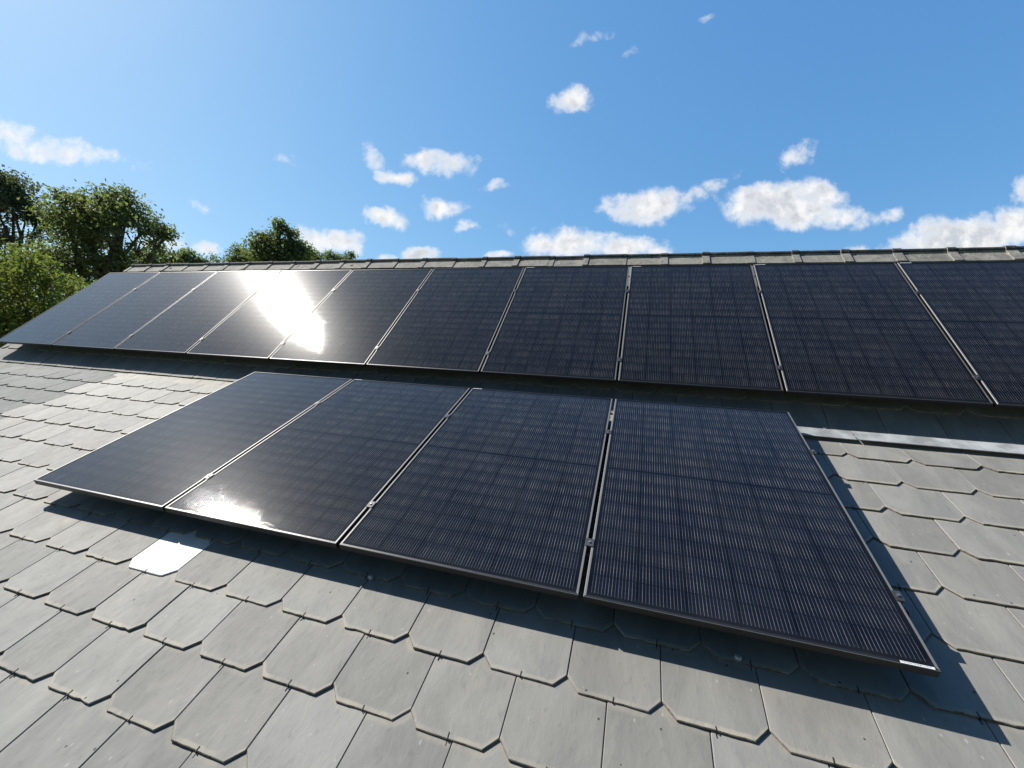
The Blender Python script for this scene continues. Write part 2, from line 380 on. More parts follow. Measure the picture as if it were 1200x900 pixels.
# steep slope: local frame at the kink line; s up the slope, offset o
st_o = (1.9174 + 0.15*math.sin(KICK), 0.0636 - 0.15*math.cos(KICK))   # (v,n) of s=0,o=0 under the lower edge of the upper panels
def SP(s, o=0.0): return (st_o[0]+s*math.cos(KICK)-o*math.sin(KICK), st_o[1]+s*math.sin(KICK)+o*math.cos(KICK))
S_KINK = -(st_o[1]-HN)/math.sin(KICK)
house = empty('slate_roofed_house', W(0, 0, HN) , PITCH)
# children of the house use coordinates (u, v, n-HN)
tag(house, 'house with grey slate roof, steeper above than below, carrying two rows of panels', 'house')
T_SL = 0.008
def slate_course_mesh(name, u_from, u_to, rows, to_local, parent, is_new, hook_to, skip=None, only=None, straight=False):
    """rows: list of (s of notch line, phase of the notches). to_local(u, s, o) -> house coords"""
    V = []; Fc = []; MI = []; UV = []; AT = []
    rng = random.Random(hash(name) % 1000)
    for (sn, ph) in rows:
        st = sn - CLIP
        k0 = math.floor((u_from-ph)/SW)-1; k1 = math.ceil((u_to-ph)/SW)+1
        for kk in range(k0, k1):
            ua = ph+kk*SW; ub = ua+SW
            r = random.Random(int(round(sn*1000))*7919+kk*31+5)
            a0 = max(ua+0.0014, u_from); b0 = min(ub-0.0014, u_to)
            if b0-a0 < 0.03: continue
            key = (round(sn, 2), kk)
            jit = r.uniform(-0.0035, 0.0035); tilt = r.uniform(-0.0018, 0.0018); lift = r.uniform(0, 0.0022)
            rv = (r.random(), r.random(), r.random())
            new = is_new(0.5*(ua+ub), sn)
            L = 2*EXP+0.03
            cl = CLIP + r.uniform(-0.004, 0.004); cr = CLIP + r.uniform(-0.004, 0.004)
            if straight and sn == rows[0][0]: cl = cr = 0.0015
            # outline, anticlockwise from lower left
            out = []
            nb = 9
            full_l = a0 > ua+0.001 and a0 < ua+0.01; full_r = b0 < ub-0.001 and b0 > ub-0.01
            out.append((a0, cl if full_l else 0.0))
            xs = [ua+cl+(ub-ua-cl-cr)*t/nb for t in range(nb+1)]
            for t, x in enumerate(xs):
                if a0+0.002 < x < b0-0.002:
                    out.append((x, (0 if t in (0, nb) else r.uniform(-0.0006, 0.0011)) + (r.uniform(0.002, 0.004) if (not new and r.random() < 0.05) else 0)))
            out.append((b0, cr if full_r else 0.0))
            out.append((b0, L)); out.append((a0, L))
            cx = 0.5*(a0+b0)
            n = len(out)
            def o_at(x, y): return (2*T_SL) - T_SL*y/EXP + tilt*(x-cx)/SW*2 + lift*max(0, 1-y/EXP)
            if skip and skip(0.5*(ua+ub), sn): continue
            if only and not only(0.5*(ua+ub), sn): continue
            b = len(V)
            bev = 0.0022
            for (x, y) in out: V.append(to_local(x, st+jit+y, o_at(x, y)))                       # lower face ring
            for (x, y) in out: V.append(to_local(x, st+jit+y, o_at(x, y)+T_SL*0.72))              # side ring
            ins = []
            for (x, y) in out:
                xi = x + (bev if x < cx else -bev)*min(1, abs(x-cx)/(SW*0.3)); yi = y + bev if y < 0.1 else y
                ins.append((xi, yi))
            for (x, y) in ins: V.append(to_local(x, st+jit+y, o_at(x, y)+T_SL))                   # top ring
            def addf(idx, mi):
                Fc.append(tuple(b+i for i in idx)); MI.append(mi)
                for i in idx:
                    x, y = (out+out+ins)[i]; UV.append(((x-ua)/SW, y)); AT.append((rv[0], rv[1], rv[2]))
            top = 1 if new else 0
            addf([2*n+i for i in range(n)], top)
            for i in range(n):
                j = (i+1) % n
                addf([n+i, n+j, 2*n+j, 2*n+i], 1 if new else 2 if ins[i][1] < 0.1 and ins[j][1] < 0.1 and r.random() < 0.6 else top)
                addf([i, j, n+j, n+i], 1 if new else 2)
            # wire hook holding the tail in the middle
            if 0.5*(ua+ub) < hook_to and 0.5*(ua+ub) > u_from+0.1:
                hx = 0.5*(ua+ub)+r.uniform(-0.004, 0.004); o0 = o_at(hx, 0); y0 = -0.012; y1 = 0.016+r.uniform(-0.003, 0.004)
                sk = r.uniform(-0.002, 0.002)
                for (ya, yb, oa, ob_) in ((y0-0.004, y0+0.010, o0-0.001, o0+0.0012), (-0.0026, -0.0008, o0, o0+T_SL+0.0016), (-0.0008, y1, o0+T_SL-0.0002, o0+T_SL+0.0017)):
                    bb = len(V); h = 0.0013
                    for (x, y, o) in ((hx-h, ya, oa), (hx+h, ya, oa), (hx+h+sk, yb, oa), (hx-h+sk, yb, oa), (hx-h, ya, ob_), (hx+h, ya, ob_), (hx+h+sk, yb, ob_), (hx-h+sk, yb, ob_)):
                        V.append(to_local(x, st+jit+y, o))
                    for q in ((3,2,1,0),(4,5,6,7),(0,1,5,4),(1,2,6,5),(2,3,7,6),(3,0,4,7)):
                        Fc.append(tuple(bb+i for i in q)); MI.append(3)
                        for i in q: UV.append((0.5, 0.1)); AT.append((0.5, 0.5, 0.5))
    me = bpy.data.meshes.new(name); me.from_pydata([tuple(v) for v in V], [], Fc); me.update()
    for mm in (SLATE, SLATE_NEW, EDGE, HOOK): me.materials.append(mm)
    me.polygons.foreach_set('material_index', MI)
    ul = me.uv_layers.new(name='UVMap'); ul.data.foreach_set('uv', np.array(UV, dtype=np.float32).ravel())
    al = me.attributes.new('slate', 'FLOAT_VECTOR', 'CORNER'); al.data.foreach_set('vector', np.array(AT, dtype=np.float32).ravel())
    o = bpy.data.objects.new(name, me); COL.objects.link(o); o.parent = parent
    return o
BOARD = 0.012   # depth of the boarding below the slates' reference plane
low = lambda u, s, o: (u, s, o-0.008)
rows = []
for i in range(-13, 9):
    rows.append((-0.235+i*EXP, (0.839 if i % 2 == 0 else 0.9861+0.0)))
V_NEW = -2.05
white_c = (0.839+SW*1.5, -0.235)
is_white = lambda u, s: abs(u-white_c[0]) < 0.05 and abs(s-white_c[1]) < 0.02
rows_l = [r for r in rows if r[0]-CLIP < V_KINK-0.1]
lower = slate_course_mesh('lower_slope', U0, U1, rows_l, lambda u, s, o: (u, min(s, V_KINK+0.02), o-0.008 if s <= V_KINK+0.02 else o-0.008-0.01), house,
                          lambda u, s: u < V_NEW and s > -0.2, 4.75, skip=is_white)
tag(lower, 'lower roof slope of clipped grey slates held by wire hooks')
ws = slate_course_mesh('replacement_slate', U0, U1, rows_l, low, house, lambda u, s: False, 4.75, only=is_white)
ws.data.materials[0] = WHITE_SLATE; ws.data.materials[2] = WHITE_SLATE
tag(ws, 'single bright white slate just below the left panels')
def steep(u, s, o):
    v, n = SP(s, o-0.017); return (u, v, n-HN)
rows_s = [(S_KINK+CLIP-0.010+i*EXP, 0.839 if i % 2 else 0.9861) for i in range(0, 9)]
rows_s = [r for r in rows_s if r[0] < S_APEX]
upper = slate_course_mesh('upper_slope', U0, U1, rows_s, lambda u, s, o: steep(u, min(s, S_APEX), o), house, lambda u, s: False, -9, straight=True)
tag(upper, 'steeper upper roof slope of grey slates in the shade of the long panel row')
# boarding under the slates, rear slope, walls
mb = MB()
def hl(v, n): return (v, n-HN)
kink = hl(V_KINK, HN-0.011); eave = hl(V_EAVE, HN-0.011); ap = hl(*SP(S_APEX, -0.022)); 
prof = [eave, kink, ap]
th = 0.16
low_n = [(eave[0], eave[1]-th), (kink[0], kink[1]-th), (ap[0], ap[1]-th*1.1)]
mb.add([(U0+.01, *p) for p in prof+low_n]+[(U1-.01, *p) for p in prof+low_n], [(0,1,7,6),(1,2,8,7),(4,3,9,10),(5,4,10,11),(0,6,9,3),(0,3,4,1),(1,4,5,2),(6,7,10,9),(7,8,11,10)])
mb.build('roof_boarding', UNDER, house)
# rear slope: mirrors the steep pitch in world space (45 degrees down the other side)
apW = W(0, *SP(S_APEX, 0.0)); inv = Matrix.Rotation(-PITCH, 4, 'X')
def to_h(x, y, z):  # world to house-local
    return inv @ (Vector((x, y, z)) - W(0, 0, HN))
AY, AZ = apW.y, apW.z
rs = MB(); L_R = 5.2
for i in range(21):       # courses of the rear slope, lapped
    a = i*0.25; y0 = AY+a*math.sqrt(.5); z0 = AZ-a*math.sqrt(.5); y1 = AY+(a+.26)*math.sqrt(.5); z1 = AZ-(a+.26)*math.sqrt(.5); e = 0.012*math.sqrt(.5)
    pts = [(y0, z0), (y1+e, z1+e), (y1, z1), (y0, z0-0.02)]
    vs = [to_h(U0, y, z) for y, z in pts]+[to_h(U1, y, z) for y, z in pts]
    rs.add(vs, [(0,3,2,1),(4,5,6,7),(0,1,5,4),(1,2,6,5),(2,3,7,6)])
rs.build('rear_slope', plain('rear_slate', (0.24, 0.25, 0.24), 0.6, 0, 0.2, 8, 0.3), house)
# walls
ev = W(0, V_EAVE, HN); yF = ev.y+0.35; yB = AY+3.3
def wall_poly(name, pts, nrm, t=0.3):
    b = MB(); n = len(pts); vs = [to_h(*p) for p in pts]+[to_h(*(Vector(p)+Vector(nrm)*t)) for p in pts]
    b.add(vs, [tuple(range(n))[::-1], tuple(range(n, 2*n))]+[(i, (i+1) % n, n+(i+1) % n, n+i) for i in range(n)])
    return b.build(name, RENDER, house)
kW = W(0, V_KINK, HN)
zf = ev.z+0.35*math.tan(PITCH)-0.22; zb = AZ-3.3-0.25
gpts = lambda x: [(x, yF, 0), (x, yB, 0), (x, yB, zb), (x, AY, AZ-0.28), (x, kW.y, kW.z-0.25), (x, yF, zf)]
wall_poly('wall', gpts(U0+0.15), (1, 0, 0)); wall_poly('wall', gpts(U1-0.45), (1, 0, 0))
wall_poly('wall', [(U0+.46, yF+.001, 0), (U1-.46, yF+.001, 0), (U1-.46, yF+.001, zf), (U0+.46, yF+.001, zf)], (0, 1, 0))
wall_poly('wall', [(U0+.46, yB-.301, 0), (U1-.46, yB-.301, 0), (U1-.46, yB-.301, zb), (U0+.46, yB-.301, zb)], (0, 1, 0))
# barge board along the left and right verge, following the roofline
for x0 in (U0-0.025, U1+0.001):
    b = MB(); p = [eave, kink, ap]; q = [(y, z-0.17) for y, z in p]; p = [(y, z+0.012) for y, z in p]
    b.add([(x0, *a) for a in p+q]+[(x0+.022, *a) for a in p+q], [(1,0,3,4),(2,1,4,5),(6,7,10,9),(7,8,11,10),(0,1,7,6),(1,2,8,7),(4,3,9,10),(5,4,10,11),(0,6,9,3),(2,5,11,8)])
    b.build('barge_board', WOOD, house)
b = MB(); c = (eave[0]-0.07, eave[1]-0.05)
arc = [(c[0]+0.06*math.cos(t), c[1]+0.06*math.sin(t)) for t in np.linspace(math.pi, 2*math.pi, 9)]
arc2 = [(c[0]+0.056*math.cos(t), c[1]+0.056*math.sin(t)) for t in np.linspace(2*math.pi, math.pi, 9)]
b.prism_x(arc+arc2, U0, U1); b.build('gutter', ZINC, house)

# zinc strip along the change of slope, right of the lower panels
xs = [4.30, 4.985, 6.05, 7.1, 8.15, 9.38]
for i in range(len(xs)-1):
    b = MB(); x0, x1 = xs[i]+0.0015, xs[i+1]-0.0015
    r = random.Random(i); bow = r.uniform(0, .002)
    o0 = 0.031+0.0008*i
    nseg = 12
    for j in range(nseg):
        a = x0+(x1-x0)*j/nseg; c2 = x0+(x1-x0)*(j+1)/nseg
        h = lambda x: o0+bow*math.sin((x-x0)*7)
        y0, y1 = 1.640, 1.752
        b.add([(a,y0,h(a)-.005),(c2,y0,h(c2)-.005),(c2,y0,h(c2)),(a,y0,h(a)),(a,y1,h(a)-.004),(c2,y1,h(c2)-.004)], [(0,1,2,3),(3,2,5,4)])
    tag(b.build('flashing', ZINC, house), 'pale zinc flashing strip where the two slopes meet' if i == 1 else None)

# ridge tiles
RP, RPH = 0.4277, -0.0704
inner = SP(S_APEX, 0.0)
wy, wz = AY, AZ
def ridge_tile(i):
    x0 = RPH+i*RP; x1 = x0+RP
    a = max(x0, U0-0.03); e = min(x1, U1+0.02)
    if e-a < 0.08: return
    r = random.Random(900+i); t = empty('tmp', (0, 0, 0)); bpy.data.objects.remove(t)
    b = MB()
    def sect(grow, flank, half):
        g = math.sqrt(.5); pts_out = []
        # near flank (towards the camera) bottom -> roll -> far flank bottom, outer line then inner line, in world (y, z)
        fl = flank
        def onflank(side, d, o): return (wy + side*(d*g - o*g)*(1) , wz - d*g - (-o)*g)
        near = [(wy - fl*g - (0.018+grow)*g, wz - fl*g + (0.018+grow)*g), (wy - 0.03*g - (0.018+grow)*g, wz-0.03*g+(0.018+grow)*g)]
        rr = 0.033+grow*0.6
        cz = wz+0.016
        roll = [(wy + rr*math.cos(t), cz + rr*math.sin(t)) for t in np.linspace(math.pi*1.06, -math.pi*.06, 11)]
        far = [(2*wy-y, z) for y, z in near[::-1]]
        inn = [(wy + fl*g, wz - fl*g + 0.004), (wy, wz+0.004), (wy - fl*g, wz-fl*g+0.004)]
        return near, roll, far, inn
    sag = r.uniform(-0.004, 0.004); dy = r.uniform(-0.007, 0.007)
    def seg(xa, xb, grow, flank, ma, mr_):
        near, roll, far, inn = sect(grow, flank, 0)
        pts = near+roll+far+inn; n = len(pts)
        vs = [to_h(xa, y+dy, z+sag) for y, z in pts]+[to_h(xb, y+dy, z+sag) for y, z in pts]
        b2 = len(near); b3 = b2+len(roll)
        for k_ in range(n):
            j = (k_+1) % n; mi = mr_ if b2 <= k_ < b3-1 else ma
            b.add([vs[k_], vs[j], vs[n+j], vs[n+k_]], [(0, 1, 2, 3)], mi)
        b.add(vs, [tuple(range(n))[::-1], tuple(range(n, 2*n))], ma)
    seg(a, e-0.001, 0.0, 0.17, 0, 1)
    # collar at the left end overlapping its neighbour
    cw_ = r.uniform(.045, .07)
    seg(a-0.012, a+cw_, r.uniform(.007, .013), 0.174+r.uniform(-.004, .004), 0, 1)
    o = b.build('ridge_tile', [RT_L, RT_D], house)
    tag(o, None, None, 'ridge tiles along the top of the roof')
    if i in (16, 17, 18) or r.random() < 0.12:
        mt = MB(); g = math.sqrt(.5)
        big = i in (16, 17, 18)
        if big:      # the bed the lumps sit in, along the foot of the tile
            bx0, bx1, segs = a+.07, e-.012, 14; top_ = []; bot = []
            for q in range(segs+1):
                x = bx0+(bx1-bx0)*q/segs; dd = .105+r.uniform(-.03, .02)
                top_.append((x, dd)); bot.append((x, .171))
            pt = lambda x, d, hh: to_h(x, wy-d*g-0.018*g+dy-hh*g, wz-d*g+0.018*g+sag+hh*g)
            vs = [pt(x, d, h_) for h_ in (-.002, .005) for x, d in top_+bot[::-1]]; n_ = 2*(segs+1)
            fs = [tuple(range(n_))[::-1], tuple(range(n_, 2*n_))]+[(q, (q+1) % n_, n_+(q+1) % n_, n_+q) for q in range(n_)]
            mt.add(vs, fs)
        for q in range(26 if big else 1):
            x = r.uniform(a+.09, e-.04); d = r.uniform(0.125, 0.160) if big else r.uniform(.04, .15); s_ = r.uniform(.008, .024); hgt = r.uniform(.006, .014)
            y = wy-d*g-0.018*g+dy; z = wz-d*g+0.018*g+sag
            vs = []
            for ring, (rad, hh) in enumerate(((1, -0.004), (.75, hgt*.7), (.3, hgt))):
                for w_ in range(7):
                    t_ = w_*2*math.pi/7; px_ = x+s_*rad*1.8*math.cos(t_)*r.uniform(.8, 1.2); dd = s_*rad*math.sin(t_)*r.uniform(.8, 1.2)
                    vs.append(to_h(px_, y-dd*g-hh*g, z-dd*g+hh*g))
            fs = [(7*k_+w_, 7*k_+(w_+1) % 7, 7*(k_+1)+(w_+1) % 7, 7*(k_+1)+w_) for k_ in range(2) for w_ in range(7)]+[tuple(range(14, 21))]
            mt.add(vs, fs)
        mt.build('mortar', MORTAR, o).matrix_parent_inverse = Matrix()
for i in range(-12, 23): ridge_tile(i)

# small round fixing caps and pale scuffs on the shaded slates
for (u, v, lab) in ((2.478, -0.036, None), (4.03, -0.018, None)):
    b = MB(); seg = 14; 
    vs = [(u+0.0125*math.cos(2*math.pi*t/seg)*rr, v+0.0125*math.sin(2*math.pi*t/seg)*rr, z) for rr, z in ((1, .014), (1, .025), (.72, .0295), (.25, .0305)) for t in range(seg)]
    fs = [(seg*k_+t, seg*k_+(t+1) % seg, seg*(k_+1)+(t+1) % seg, seg*(k_+1)+t) for k_ in range(3) for t in range(seg)]+[tuple(range(3*seg, 4*seg))]
    b.add(vs, fs); b.build('screw_cap', CAP, house)

# ------------------------------------------------------------------ mounting rails (and their clamps)
def clamp(parent, u, y, end=False):
    b = MB(); w0, w1 = (u-0.0185, u+0.0185) if not end else (u-0.012, u+0.014)
    prof = [(y-.022, .0012), (y+.022, .0012), (y+.022, .0042), (y-.022, .0042)]
    b.box(w0, w1, y-.022, y+.022, .0012, .0042)
    b.box(u-0.008, u+0.008, y-.022, y+.022, -.03, .0012)
    o = b.build('clamp', CLAMPM, parent)
    c = MB(); seg = 6
    vs = [(u+.0058*math.cos(2*math.pi*t/seg), y+.0058*math.sin(2*math.pi*t/seg), z) for z in (.0042, .0095) for t in range(seg)]
    c.add(vs, [tuple(range(seg, 2*seg))]+[(t, (t+1) % seg, seg+(t+1) % seg, seg+t) for t in range(seg)])
    c.build('bolt', BOLT, o)
def rail(loc, rot, length, ys_label, seams, end_right):
    t = empty('mounting_rail', loc, rot); tag(t, ys_label, 'rail', 'aluminium rails under the panels')
    b = MB(); b.prism_x([(-.02, -.078), (.02, -.078), (.02, -.040), (.007, -.040), (.007, -.048), (-.007, -.048), (-.007, -.040), (-.02, -.040)], 0.03, length)
    # brackets down to the slates
    x = 0.4
    b.build('rail', ALU if False else CLAMPM, t)
    while x < length-0.1:
        f = MB(); f.prism_x([(-.06, -.142), (.003, -.142), (.003, -.0781), (-.005, -.0781), (-.005, -.137), (-.06, -.137)], x-.02, x+.02); x += 0.97
        f.build('roof_hook', CLAMPM, t)
    for s in seams: clamp(t, s, 0.0, end=(s == seams[-1] and end_right))
    return t
# ------------------------------------------------------------------ panels
def make_panel():
    t = empty('solar_panel', (0, 0, 0))
    w, h = PW, PH; lip = 0.010; d = 0.032
    def ring(i, z): return [(i, i, z), (w-i, i, z), (w-i, h-i, z), (i, h-i, z)]
    R = [ring(0, -d), ring(0, -0.0018), ring(0.0016, 0.0), ring(lip, 0.0), ring(lip, -0.0016)]
    R += [ring(0.0022, -0.008), ring(0.0022, -d+0.0015), ring(0.028, -d+0.0015), ring(0.028, -d)]
    vs = [v for r in R for v in r]; fs = []; ms = []
    for k_ in range(4):
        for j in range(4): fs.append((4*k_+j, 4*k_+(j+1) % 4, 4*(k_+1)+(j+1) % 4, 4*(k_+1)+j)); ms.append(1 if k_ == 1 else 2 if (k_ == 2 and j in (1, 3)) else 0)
    for (a, b) in ((5, 6), (6, 7), (7, 8)):
        for j in range(4): fs.append((4*a+j, 4*a+(j+1) % 4, 4*b+(j+1) % 4, 4*b+j)); ms.append(0)
    for j in range(4): fs.append((4*8+j, 4*8+(j+1) % 4, (j+1) % 4, j)); ms.append(0)
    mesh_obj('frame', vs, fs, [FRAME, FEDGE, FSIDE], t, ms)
    g = MB(); i0 = 0.004
    g.add([(i0, i0, -.0012-.0004), (w-i0, i0, -.0016), (w-i0, h-i0, -.0016), (i0, h-i0, -.0016), (i0, i0, -.0062), (w-i0, i0, -.0062), (w-i0, h-i0, -.0062), (i0, h-i0, -.0062)],
          [(0,1,2,3),(7,6,5,4),(0,4,5,1),(1,5,6,2),(2,6,7,3),(3,7,4,0)])
    # keep the glass under the lip
    g.v = [(x, y, z-0.0008) for x, y, z in g.v]
    g.build('glass', CELLS, t)
    j = MB(); j.box(w/2-.05, w/2+.05, h/2-.03, h/2+.03, -.022, -.0072); j.build('junction_box', RUBBER, t)
    return t
proto = make_panel()
def sticker(p, x0, x1, y0, y1):
    b = MB(); b.box(x0, x1, y0, y1, 0.0002, 0.0007); b.build('sticker', STICKER, p)
    # printed bars on the paper
    c = MB(); x = x0+.006; r = random.Random(3)
    while x < x1-.008:
        wd = r.choice((.0006, .0012, .0018)); c.box(x, x+wd, y0+.0035, y1-.002, 0.0008, 0.0010); x += wd+r.choice((.001, .0016, .0024))
    c.build('barcode', RUBBER, p.children[-1] if False else [q for q in p.children if q.name.startswith('sticker')][-1])
def copy_tree(o, parent=None):
    c = o.copy(); COL.objects.link(c); c.parent = parent
    for ch in o.children: copy_tree(ch, c)
    return c
front_lab = ['leftmost panel of the lower four, pale sky sheen over dark cells', 'second panel from the left in the lower row, small sun glint near its bottom edge',
             'third panel from the left in the lower row, dark with fine silver dashes', 'rightmost panel of the lower four, white sticker at its lower right corner']
back_lab = ['far left end panel of the long upper row, beside the trees', 'second panel from the left in the upper row, grey with sky reflection',
            'third panel from the left in the upper row, under the small middle tree', 'fourth panel from the left in the upper row, sun glare at its upper right',
            'fifth panel from the left in the upper row, sun glare along its lower left', 'sixth panel from the left in the upper row, just right of the sun glare',
            'seventh panel from the left in the upper row, above the third lower panel', 'eighth panel from the left in the upper row, above the right lower panel',
            'ninth panel from the left in the upper row, above the bare slates on the right', 'tenth panel of the upper row, cut off by the right edge of the view']
panels = []
for i in range(4):
    p = proto if i == 0 else copy_tree(proto)
    p.location = W(i*PP, 0, 0); p.rotation_euler = (PITCH, 0, 0)
    tag(p, front_lab[i], 'solar panel', 'solar panels in the lower row'); panels.append(p)
for i in range(10):
    p = copy_tree(proto); jr = random.Random(i)
    p.location = W(-4.6108+i*PP, 1.9174, 0.0636) + Vector((0, 0, jr.uniform(-.0012, .0012))); p.rotation_euler = (PITCH+KICK+jr.uniform(-.001, .001), jr.uniform(-.0012, .0012), 0)
    tag(p, back_lab[i], 'solar panel', 'solar panels in the upper row'); panels.append(p)
for i in (1, 2): sticker(panels[i], 0.012, 0.085, PH-.0095, PH-.0015)
sticker(panels[3], PW-0.105, PW-0.014, 0.0015, 0.0095)
for i in (6, 7, 8, 9): sticker(panels[4+i], 0.016, 0.10, PH-.0095, PH-.0015)
rail(W(0, 0.279, 0), PITCH, 4*PP+0.012, 'lower rail under the four lower panels, its end showing at the right', [PP*i-.01 for i in (1, 2, 3)]+[4*PP-.018], True)
rail(W(0, 1.241, 0), PITCH, 4*PP+0.012, 'upper rail under the four lower panels', [PP*i-.01 for i in (1, 2, 3)]+[4*PP-.018], True)
for s, lb in ((0.2385, 'lower rail under the long upper row of panels'), (1.244, 'upper rail under the long upper row of panels')):
    v = 1.9174+s*math.cos(KICK); n = 0.0636+s*math.sin(KICK)
    rail(W(-4.6108, v, n), PITCH+KICK, 10*PP-.02, lb, [PP*i-.01 for i in range(1, 10)], False)
# black cable loop hanging out beside the lower rail end
b = MB(); pts = [(4*PP+.01, .33, -.06), (4*PP+.05, .30, -.10), (4*PP+.04, .22, -.128), (4*PP-.05, .16, -.125), (4*PP-.2, .2, -.11)]
b.tube([W(*p) for p in pts], [.004]*5, 6); tag(b.build('cable', RUBBER, None, True), 'short black cable hanging beside the right end of the lower rail', 'cable')

# ------------------------------------------------------------------ trees
def leaf_material(name, a, b_, tr):
    m, k, b = material(name); at = k.node('ShaderNodeAttribute', attribute_name='leaf')
    s = k.sep(at.outputs['Vector'])
    c = k.mix(s[0], a, b_); c = k.mix(k.m('MULTIPLY', k.m('GREATER_THAN', s[1], 0.93), 0.5), c, (0.16, 0.14, 0.03))
    k.l.new(c, b.inputs['Base Color']); b.inputs['Roughness'].default_value = 0.6; b.inputs['Specular IOR Level'].default_value = 0.15
    t = k.node('ShaderNodeBsdfTranslucent'); k.l.new(k.mix(1.0, c, (1.6, 1.75, 0.85), 'MULTIPLY'), t.inputs['Color'])
    ms = k.node('ShaderNodeMixShader', ins={0: tr}); k.l.new(b.outputs[0], ms.inputs[1]); k.l.new(t.outputs[0], ms.inputs[2])
    k.l.new(ms.outputs[0], k.n['Material Output'].inputs[0]); return m
L_OAK = leaf_material('oak_leaf', (0.092, 0.115, 0.062), (0.172, 0.195, 0.100), 0.52)
L_DARK = leaf_material('pine_needle', (0.065, 0.082, 0.062), (0.110, 0.130, 0.085), 0.42)
L_YEL = leaf_material('light_leaf', (0.070, 0.100, 0.036), (0.180, 0.205, 0.060), 0.50)
BARK = plain('bark', (0.10, 0.08, 0.06), 0.95, 0, 0.35, 6, 0.8)
def PT(px, py, dist):       # a point `dist` metres away horizontally in the direction seen at (px, py)
    r = ray(px, py); h = math.hypot(r.x, r.y); return CAMP + r*(dist/h)
def tree(name, label, dist, base_px, clumps, mat, leaf=0.13, dens=1.0, group=None, trunk_r=0.3, bare=(), needle=False, gap=0.5, down=0):
    """clumps: (px, py, radius px, depth offset)"""
    base = PT(base_px, 440, dist); base.z = 0.0
    cs = []
    for (px, py, rp, dz) in clumps:
        py += down
        c = PT(px, py, dist+dz); scale = (c-CAMP).length/F*math.cos(math.atan(math.hypot(px-600, py-450)/F)); cs.append((c, rp*scale))
    t = empty(name, base); tag(t, label, 'tree', group)
    top = max(c.z for c, _ in cs); cen = sum((c for c, _ in cs), Vector())/len(cs)
    tr = MB(); h = top*0.8
    lean = Vector((cen.x-base.x, cen.y-base.y, 0))
    tp = [base*0+Vector((0, 0, -0.3)), Vector((0, 0, h*.25))+lean*.05, Vector((0.1, 0, h*.55))+lean*.4, Vector((0, 0, h*.85))+lean*.8]
    tr.tube(tp, [trunk_r*1.35, trunk_r, trunk_r*.65, trunk_r*.2], 10); tr.build('trunk', BARK, t, True)
    lb = MB(); rg = np.random.default_rng(int(base_px*10+dist*7))
    pr = random.Random(int(base_px)+3)
    for (c, r) in cs:
        q = c-base; a = Vector(tp[1]).lerp(Vector(tp[3]), min(.95, max(.05, (q.z*.72-tp[1].z)/max(.1, tp[3].z-tp[1].z))))
        m1 = a.lerp(q, .5)+Vector((pr.uniform(-.3, .3), pr.uniform(-.3, .3), .2*r)); lb.tube([a, m1, q], [trunk_r*.33, trunk_r*.2, trunk_r*.07], 6)
        for s in range(5):
            e = q+Vector((pr.gauss(0, 1), pr.gauss(0, 1), pr.gauss(.2, .7))).normalized()*r*.85; m2 = q.lerp(e, .5)+Vector((0, 0, .08*r))
            lb.tube([q.lerp(m1, .25), m2, e], [trunk_r*.09, trunk_r*.06, .012], 5)
    for (x0, y0, x1, y1) in bare:
        a = PT(x0, y0, dist)-base; e = PT(x1, y1, dist)-base; lb.tube([a, a.lerp(e, .5)+Vector((0, 0, .12)), e], [.05, .03, .012], 5)
    lb.build('limb', BARK, t, True)
    P = []; Nn = []
    for (c, r) in cs:
        q = np.array(c-base)
        ns = max(8, int(dens*62*(r/1.0)**1.9))                 # twig ends
        d = rg.normal(size=(ns, 3)); d /= np.linalg.norm(d, axis=1)[:, None]
        rad = r*(rg.uniform(0, 1, ns)**0.42)*rg.uniform(.82, 1.16, ns)
        tw = q + d*rad[:, None]*np.array([1, 1, .85])
        nl = 30
        if needle: sp = 0.26
        else: sp = 0.23
        off = rg.normal(size=(ns, nl, 3))*sp*np.array([1, 1, .6])*(0.55+0.45*min(1.4, r))
        # twigs spread outward, droop a little
        P.append((tw[:, None, :]+off).reshape(-1, 3)); 
        nn = d[:, None, :]*0.5+rg.normal(size=(ns, nl, 3))*.75+np.array([0, 0, .45]); Nn.append(nn.reshape(-1, 3))
    P = np.concatenate(P); Nn = np.concatenate(Nn); Nn /= np.linalg.norm(Nn, axis=1)[:, None]
    # gaps: thin out by a smooth 3-D field
    ph = rg.uniform(0, 6, 9); fq = 2.2
    fld = (np.sin(P[:, 0]*fq+ph[0])*np.sin(P[:, 1]*fq*.9+ph[1])*np.sin(P[:, 2]*fq*1.1+ph[2]) + .6*np.sin(P[:, 0]*fq*2.3+ph[3])*np.sin(P[:, 1]*fq*2.1+ph[4])*np.sin(P[:, 2]*fq*2.4+ph[5]))
    keep = fld > -gap+rg.uniform(-.25, .25, len(P)); P = P[keep]; Nn = Nn[keep]; n = len(P)
    a = np.cross(Nn, rg.normal(size=(n, 3))); a /= np.linalg.norm(a, axis=1)[:, None]; bb = np.cross(Nn, a)
    s = leaf*rg.uniform(.55, 1.25, n)[:, None]; asp = .22 if needle else .5
    Vx = np.stack([P-a*s*.5, P+bb*s*asp*.5-a*s*.06+Nn*s*.06, P+a*s*.5, P-bb*s*asp*.5-a*s*.06+Nn*s*.06], 1).reshape(-1, 3)
    me = bpy.data.meshes.new('crown'); me.vertices.add(4*n); me.vertices.foreach_set('co', Vx.astype(np.float32).ravel())
    me.loops.add(4*n); me.loops.foreach_set('vertex_index', np.arange(4*n, dtype=np.int32)); me.polygons.add(n)
    me.polygons.foreach_set('loop_start', np.arange(0, 4*n, 4, dtype=np.int32)); me.update(calc_edges=True)
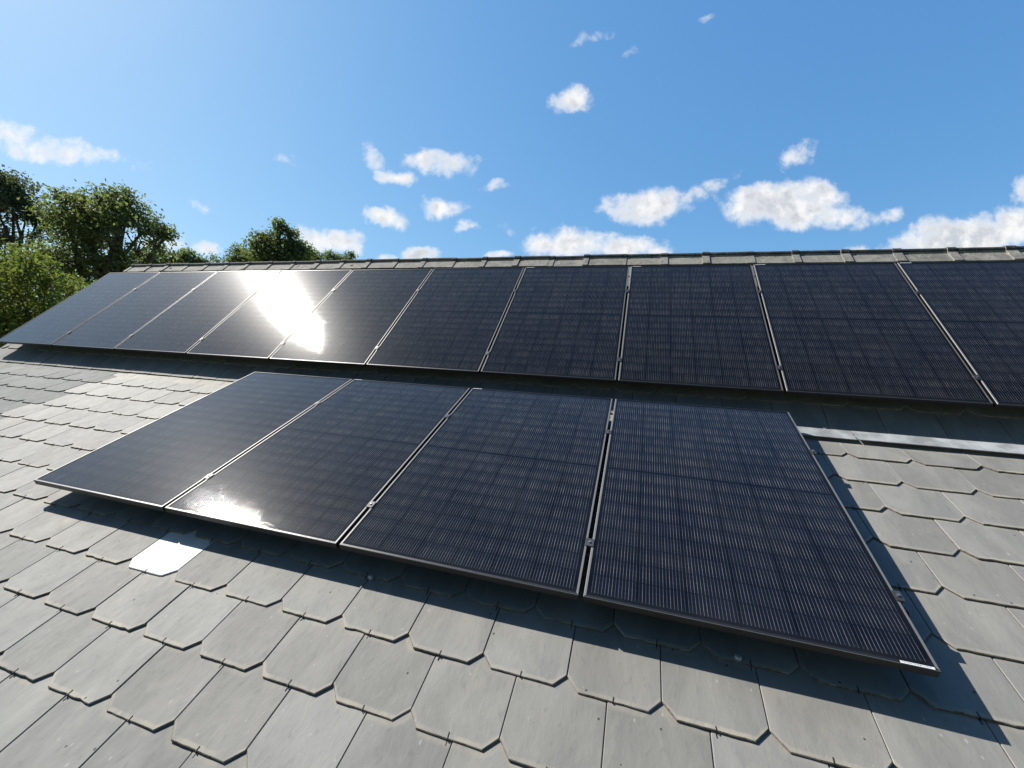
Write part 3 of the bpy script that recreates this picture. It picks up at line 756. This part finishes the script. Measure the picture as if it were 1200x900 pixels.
    al = me.attributes.new('leaf', 'FLOAT_VECTOR', 'FACE'); al.data.foreach_set('vector', rg.uniform(0, 1, (n, 3)).astype(np.float32).ravel())
    me.materials.append(mat); o = bpy.data.objects.new('crown', me); COL.objects.link(o); o.parent = t
    return n
G = 'trees beyond the far end of the roof'
tot = 0
tot += tree('oak_tree', 'big dark green broadleaf tree behind the left end of the roof', 17, 112,
     [(108,262,40,0),(80,252,26,.5),(140,256,34,-.5),(118,232,20,0),(92,235,18,.3),(150,238,20,0),(172,258,17,0),(188,262,10,0),(196,268,6,0),(165,285,18,0),(183,288,9,.3),(100,305,42,.5),(138,310,32,0),(62,300,32,1),(125,355,38,1),(80,350,38,1),(40,370,34,1.5),(160,320,20,1),(70,225,9,0),(130,222,10,0),(150,222,8,0)],
     L_OAK, .115, 1.75, G, .34, down=7, bare=((175,285,206,279),(170,275,190,262)))
tot += tree('pine_tree', 'dark tall tree with open crown at the left edge of the view', 24, 18,
     [(15,215,26,0),(-8,225,30,0),(32,238,20,0),(5,198,16,0),(45,242,10,0),(-15,258,26,.5),(8,262,16,0),(38,262,10,0),(48,252,6,0),(-20,295,24,1)],
     L_DARK, .13, 1.6, G, .26, needle=False, gap=.25, down=12)
tot += tree('hazel_tree', 'sunlit yellow-green leafy tree low down at the left edge', 12, 20,
     [(18,330,34,0),(38,295,15,0),(-20,320,36,0),(55,320,18,0),(5,375,36,0),(0,345,30,2),(10,310,24,1.5),(-15,300,24,1.5),(50,360,28,0),(-30,380,34,0),(88,328,14,1),(30,400,30,-.5)],
     L_YEL, .09, 2.2, G, .14, gap=1.0, down=8)
tot += tree('maple_tree', 'small green crown just showing over the left end of the ridge', 21, 205,
     [(200,302,15,0),(180,305,14,0),(217,296,8,0),(226,303,10,0),(212,312,14,0),(238,308,5,0),(175,318,16,0)], L_OAK, .14, 1.4, G, .2)
tot += tree('ash_tree', 'bright green pointed tree rising over the ridge, left of centre', 22, 330,
     [(325,290,20,0),(328,270,8,0),(312,282,12,0),(342,286,14,0),(352,300,16,0),(305,300,16,0),(298,285,6,0),(327,262,4,0),(340,272,5,0),(358,290,7,0),(330,312,26,0)], L_OAK, .14, 1.7, G, .24, gap=.8)
tot += tree('young_maple_tree', 'low rounded leafy top left of the pointed tree', 25, 272,
     [(275,301,10,0),(262,303,8,0),(286,298,9,0),(278,294,5,0),(270,314,16,0),(290,310,12,0)], L_YEL, .14, 1.6, G, .18, gap=.6)
tot += tree('birch_tree', 'lowest sparse treetop along the ridge, right of the pointed tree', 27, 388,
     [(375,303,12,0),(362,306,12,0),(400,305,8,0),(392,306,9,0),(408,303,6,0),(385,299,5,0),(412,299,3,0),(368,298,5,0),(390,316,16,0)], L_YEL, .13, 1.6, G, .18, gap=.55)
print('leaves', tot)
